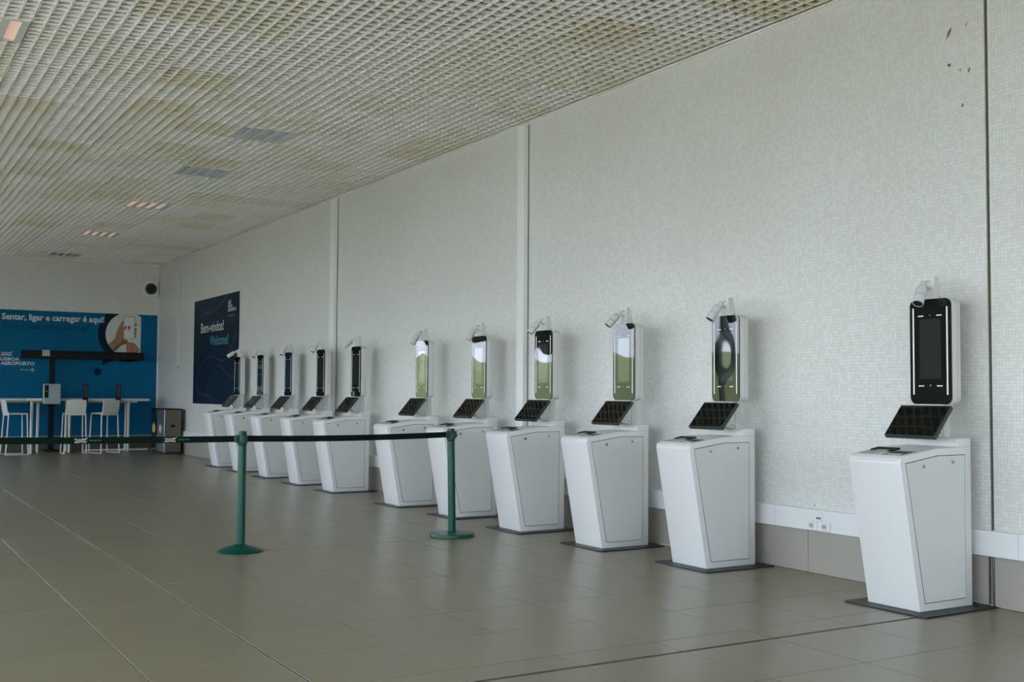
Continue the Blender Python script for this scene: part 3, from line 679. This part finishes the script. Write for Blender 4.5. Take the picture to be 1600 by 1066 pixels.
for f in ([[5.47, 2.779], [5.535, 2.772], [5.527, 2.72], [5.47, 2.71]], [[5.47, 2.675], [5.52, 2.676], [5.53, 2.595], [5.47, 2.59]], [[5.465, 2.586], [5.525, 2.581], [5.523, 2.522], [5.466, 2.519]], [[5.465, 2.515], [5.515, 2.515], [5.514, 2.466], [5.465, 2.458]]): flat('pictured_fingertip', f, 'skin', .0020)
flat('pictured_phone_rim', rrect(.240, .502, .03, 5, 5.361, 2.672), 'mdark', .0026); flat('pictured_phone', rrect(.224, .486, .024, 5, 5.361, 2.672), 'phone', .0030)
bm = bmesh.new(); stroke(bm, [(5.262, 2.712), (5.452, 2.714), (5.452, 2.626), (5.262, 2.624), (5.262, 2.712)], .007, mk_(.0034)); obj('pictured_battery_outline', bm, 'boxgrey', mu)
flat('pictured_battery', [(5.268, 2.71), (5.298, 2.71), (5.294, 2.626), (5.266, 2.625)], 'red', .0036); flat('pictured_bolt', [[5.366, 2.745], [5.318, 2.66], [5.350, 2.662], [5.338, 2.595], [5.405, 2.692], [5.370, 2.690]], 'red', .0038)
flat('pictured_cable', [(5.338, 2.43), (5.366, 2.43), (5.380, 2.35), (5.345, 2.33)], 'phone', .0032)
flat('pictured_hand', smooth_line([[5.303, 2.298], [5.335, 2.36], [5.38, 2.365], [5.40, 2.34], [5.443, 2.352], [5.494, 2.329], [5.56, 2.25], [5.60, 2.185], [5.55, 2.13], [5.47, 2.085], [5.382, 2.068], [5.32, 2.10], [5.314, 2.2]], 4), 'skin', .0034)
flat('pictured_hand_shadow', [[5.40, 2.34], [5.425, 2.3], [5.43, 2.20], [5.45, 2.14], [5.46, 2.22], [5.43, 2.33]], 'skind', .0037)
lg = bmesh.new(); ana(lg, mk_(.001), 2.785, 2.005, .072, .016); obj('mural_logo', lg, 'pwhite', mu)
obj('mural_logo_text', text_bm('LISBOA', mk_(.001), 2.782, 1.905, .365, .062, .03), 'pwhite', mu); obj('mural_logo_text', text_bm('AEROPORTO', mk_(.001), 2.785, 1.812, .655, .066, .035), 'pwhite', mu)
obj('mural_logo_text', text_bm('VINCI airports', mk_(.001), 3.165, 1.705, .19, .020, .01), 'pwhite', mu)
bm = bmesh.new()
for a in (0, 90, 180, 270):
    c, s = math.cos(math.radians(a))*.026, math.sin(math.radians(a))*.026; stroke(bm, [(3.408+c-.008, 1.713+s), (3.408+c+.008, 1.713+s)], .017, mk_(.001))
obj('mural_emblem', bm, 'pwhite', mu)

# ------------------------------------------------------------------ seating corner
TB = 'high tables in front of the blue mural'
t1 = T(empty('high_table', (2.9, 24.62, 0)), 'white high table at the left, its top in two boards, left of the grey box', 'table', TB)
def tt(par, x0, x1, y0, y1, mat, rr, name='tabletop'):
    L = par.location; P = [(x0-L.x, y0-L.y), (x1-L.x-rr, y0-L.y), (x1-L.x, y0-L.y+rr), (x1-L.x, y1-L.y-rr), (x1-L.x-rr, y1-L.y), (x0-L.x, y1-L.y)] if rr else [(x0-L.x, y0-L.y), (x1-L.x, y0-L.y), (x1-L.x, y1-L.y), (x0-L.x, y1-L.y)]
    return obj(name, prism(P, 'z', 1.065, 1.118, .006), mat, par)
tt(t1, 1.9, 3.135, 24.3, 24.95, 'tabletop', 0, 'tabletop_board'); tt(t1, 3.138, 3.68, 24.3, 24.95, 'tablewhite', .08, 'tabletop_board')
for x, y in ((3.27, 24.36), (3.46, 24.86), (2.0, 24.36), (2.05, 24.86)): obj('leg', CY((x-2.9, y-24.62, .001), (x-2.9, y-24.62, 1.065), .027, .032, n=14), 'furn', t1, smooth=True)
obj('apron_rail', boxes((2.0-2.9, 3.55-2.9, -.02, .02, 1.03, 1.065)), 'furn', t1)
t2 = T(empty('high_table', (4.66, 24.62, 0)), 'white high table at the right with two black power towers on its front edge', 'table', TB)
tt(t2, 3.80, 5.63, 24.38, 25.0, 'tabletop', .06)
for x, y in ((5.23, 24.66), (4.02, 24.9), (5.23, 24.92), (4.02, 24.5)): obj('leg', CY((x-4.66, y-24.62, .001), (x-4.66, y-24.62, 1.065), .027, .03, n=14), 'furn', t2, smooth=True)
obj('floor_runner', B(4.4-4.66, 5.72-4.66, .34, .38, .001, .035, .004), 'furn', t2); obj('apron_rail', boxes((3.95-4.66, 5.4-4.66, -.02, .02, 1.03, 1.065)), 'furn', t2)
for x, lab in ((4.29, 'black upright power tower clamped on the table edge, behind the middle stool'), (4.945, 'black upright power tower clamped on the table edge, behind the right-hand stool')):
    e = T(empty('power_tower', (x, 24.35, .99)), lab, 'power tower', 'power towers on the right-hand high table')
    obj('tower_body', B(-.048, .048, -.045, .022, 0, .43, .008, 2), 'black', e); obj('tower_face', B(-.036, .036, -.0475, -.03, .16, .41, .002), 'gap', e)
    obj('clamp', B(-.04, .04, -.03, .07, .045, .073), 'black', e)
tp = T(empty('lamp_post', (3.745, 25.06, 0)), 'black T-shaped lamp post with a long crossbar in front of the mural', 'lamp post')
obj('foot', B(-.11, .13, -.22, .2, .001, .045, .006), 'black', tp); obj('post', B(-.052, .052, -.04, .04, .04, 2.0, .004), 'black', tp)
obj('crossbar', B(3.09-3.70, 5.56-3.70, -.045, .045, 1.95, 2.118, .006), 'black', tp); obj('crossbar_cap', B(3.49-3.70, 3.64-3.70, -.049, .03, 2.0, 2.13, .002), 'lampgrey', tp)
cb = T(empty('charger_box', (3.63, 24.22, 1.0)), 'grey metal charger box with a dark slotted panel, between the two high tables', 'box')
obj('case', B(-.175, .155, -.05, .07, 0, .415, .012, 2), 'boxgrey', cb); pn = obj('front_panel', B(-.155, -.075, -.0535, -.03, .13, .39, .004), 'black', cb)
obj('indicator', CY((-.113, -.056, .265), (-.113, -.053, .265), .008, n=10), 'strip', pn); obj('case_bracket', B(.068, .128, .06, .16, .08, .36), 'black', cb)
SG = 'white bar stools in front of the mural'
def stool():
    e = empty('bar_stool', (0, 0, 0))     # backrest towards -y
    st = obj('seat', prism(rrect(.40, .40, .05, 4), 'z', .80, .83, .006), 'furn', e)
    bk = bmesh.new(); rows = []
    for z, y, w in ((.835, -.175, .185), (.88, -.205, .19), (.98, -.222, .195), (1.06, -.235, .192), (1.09, -.238, .18)):
        rows.append([(w*s/4, y-.018*(1-(s/4)**2), z) for s in range(-4, 5)])
    for d in (0, .014):
        V = [[bk.verts.new((x, y+d, z)) for x, y, z in r] for r in rows]
        for i in range(len(V)-1):
            for j in range(8): bk.faces.new((V[i][j], V[i][j+1], V[i+1][j+1], V[i+1][j]))
        if d == 0: V0 = V
    per = lambda V: [V[0][j] for j in range(9)]+[V[i][8] for i in range(1, 5)]+[V[4][j] for j in range(7, -1, -1)]+[V[i][0] for i in range(3, 0, -1)]
    a, b = per(V0), per(V)
    for i in range(len(a)): bk.faces.new((a[i], a[(i+1) % len(a)], b[(i+1) % len(a)], b[i]))
    bmesh.ops.recalc_face_normals(bk, faces=bk.faces[:]); obj('backrest', bk, 'furn', e, smooth=True)
    for sx in (-1, 1):
        obj('leg', tube(bmesh.new(), [(.19*sx, -.17, .81), (.20*sx, -.19, .4), (.215*sx, -.215, .012)], .013, 8), 'furn', e, smooth=True)
        obj('leg', tube(bmesh.new(), [(.19*sx, .175, .81), (.20*sx, .19, .4), (.215*sx, .205, .012)], .013, 8), 'furn', e, smooth=True)
        obj('floor_runner', tube(bmesh.new(), [(.215*sx, -.215, .0115), (.215*sx, .205, .0115)], .011, 8), 'furn', e)
        obj('back_upright', tube(bmesh.new(), [(.175*sx, -.17, .80), (.18*sx, -.20, .88), (.18*sx, -.222, 1.02)], .012, 8), 'furn', e, smooth=True)
    obj('footrest', tube(bmesh.new(), [(-.205, .197, .26), (.205, .197, .26)], .012, 8), 'furn', e); obj('seat_rail', tube(bmesh.new(), [(-.19, -.18, .79), (.19, -.18, .79)], .012, 8), 'furn', e)
    return e
sp = stool()
for i, (x, y, a, lab) in enumerate(((4.04, 24.08, 0, 'white bar stool seen straight from behind, nearest the black lamp post'), (4.62, 24.02, math.radians(24), 'white bar stool turned slightly, the right-hand one under the power tower'), (2.93, 24.05, math.radians(-83), 'white bar stool seen from the side at the left edge of the picture'))):
    o = sp if i == 0 else copy_tree(sp)
    o.location = (x, y, 0); o.rotation_euler = (0, 0, a); T(o, lab, 'stool', SG)
# recycling bin
bn = T(empty('recycling_bin', (5.58, 22.95, 0)), 'tall stainless steel recycling bin with yellow and grey stickers in the corner', 'bin')
obj('plinth', B(.02, .31, .02, 1.08, .001, .05), 'plate', bn)
obj('side_panel', B(.0, .33, .0, .012, .05, .90, .002), 'steelreflbrown', bn)  # brown colour stands in for the dark room mirrored in the steel
obj('cabinet', B(.004, .326, .012, 1.14, .05, .90), 'steelrefldark', bn)  # steel coloured dark to paint its dark reflection
fp = obj('front_panel', B(-.004, .006, .004, .62, .05, .90, .002), 'steel', bn); obj('lid', B(-.006, .334, -.004, 1.144, .90, .925, .004), 'black', bn)  # brighter steel sheet marks out the window reflection near the corner
oc = [(.165+.048*math.cos(math.radians(a)), .575+.028*math.sin(math.radians(a))) for a in range(22, 382, 45)]
obj('opening', prism(oc, 'y', -.002, .01), 'black', bn)
drop = lambda y0, z0, w, h: [(y0, z0+h*.5), (y0+w*.22, z0+h*.28), (y0+w*.5, z0+h*.15), (y0+w*.5, z0-h*.3), (y0+w*.2, z0-h*.5), (y0-w*.2, z0-h*.5), (y0-w*.5, z0-h*.3), (y0-w*.5, z0+h*.15), (y0-w*.22, z0+h*.28)]
obj('sticker', prism(drop(.93, .53, .27, .23), 'x', .001, .006), 'yellow', bn); obj('sticker', prism(drop(.345, .52, .36, .22), 'x', -.0065, .0), 'greyst', bn)
obj('sticker_print', B(-.0075, -.006, .28, .40, .46, .57), 'pwhite', bn); obj('sticker_print', prism([(.90, .49), (.96, .49), (.93, .56)], 'x', .0, .0015), 'greyst', bn)
# wall loudspeaker
sk = T(empty('wall_loudspeaker', (5.80, YB-.002, 3.396)), 'small square grey loudspeaker with a round dark grille high on the back wall', 'loudspeaker')
obj('case', B(-.148, .148, -.09, 0, 0, .32, .008), 'strip', sk); g = obj('grille', CY((0, -.098, .16), (0, -.088, .16), .108, n=32), 'darkgrille', sk)
rg = lathe([(.115, 0), (.115, .012), (.128, .012), (.132, 0)], 32); bmesh.ops.rotate(rg, verts=rg.verts, cent=(0, 0, 0), matrix=Matrix.Rotation(math.radians(90), 3, 'X')); bmesh.ops.translate(rg, verts=rg.verts, vec=(0, -.088, .16)); obj('grille_ring', rg, 'gap', sk)

# ------------------------------------------------------------------ ceiling lights (switched off, the warm ones with an added glow)
LL = ['recessed square ceiling light nearest in its row, blue-grey louvres, switched off', 'recessed square ceiling light second in its row with blue-grey louvres', 'recessed square ceiling light third in its row, louvres with added pink glow', 'recessed square ceiling light fourth in its row, louvres with added pinkish glow', 'recessed square ceiling light farthest away, next to the back wall', 'recessed square ceiling light cut off by the top left picture corner, louvres with added pinkish glow']
def ceiling_light(x, y, lab, warm):
    e = T(empty('ceiling_light', (x, y, HC)), lab, 'ceiling light', 'recessed ceiling lights')
    W_ = .60; g = .004; zt = .065
    fr = bmesh.new(); bays = [(.03+.1425*k, .03+.1425*k+.0825) for k in range(4)]
    box(fr, g, W_-g, g, .03, -.004, .05); box(fr, g, W_-g, W_-.03, W_-g, -.004, .05); box(fr, g, bays[0][0], .03, W_-.03, -.004, .05); box(fr, bays[3][1], W_-g, .03, W_-.03, -.004, .05)
    for a, b in zip(bays, bays[1:]): box(fr, a[1], b[0], .03, W_-.03, -.004, .05)
    obj('frame', fr, 'lumframe', e)
    for a, b in bays:
        ref = bmesh.new(); box(ref, a, b, .03, W_-.03, zt, zt+.004); bay = obj('reflector', ref, 'salmonglow' if warm else 'louvre', e)
        tb = obj('tube_lamp', CY(((a+b)/2, .04, .045), ((a+b)/2, W_-.04, .045), .008, n=10), 'salmonglow' if warm else 'tube', bay, smooth=True)
        lv = bmesh.new()
        for k in range(13):
            yy = .06+k*.04; v = [lv.verts.new(q) for q in ((a, yy-.009, .04), (b, yy-.009, .04), (b, yy, .0), (a, yy, .0), (a, yy+.009, .04), (b, yy+.009, .04))]
            lv.faces.new((v[0], v[1], v[2], v[3])); lv.faces.new((v[3], v[2], v[5], v[4]))
        obj('louvre', lv, 'salmonglow' if warm else 'louvre', bay)
for i, (x, y) in enumerate(LUM): ceiling_light(x, y, LL[i], i in (2, 3, 5))
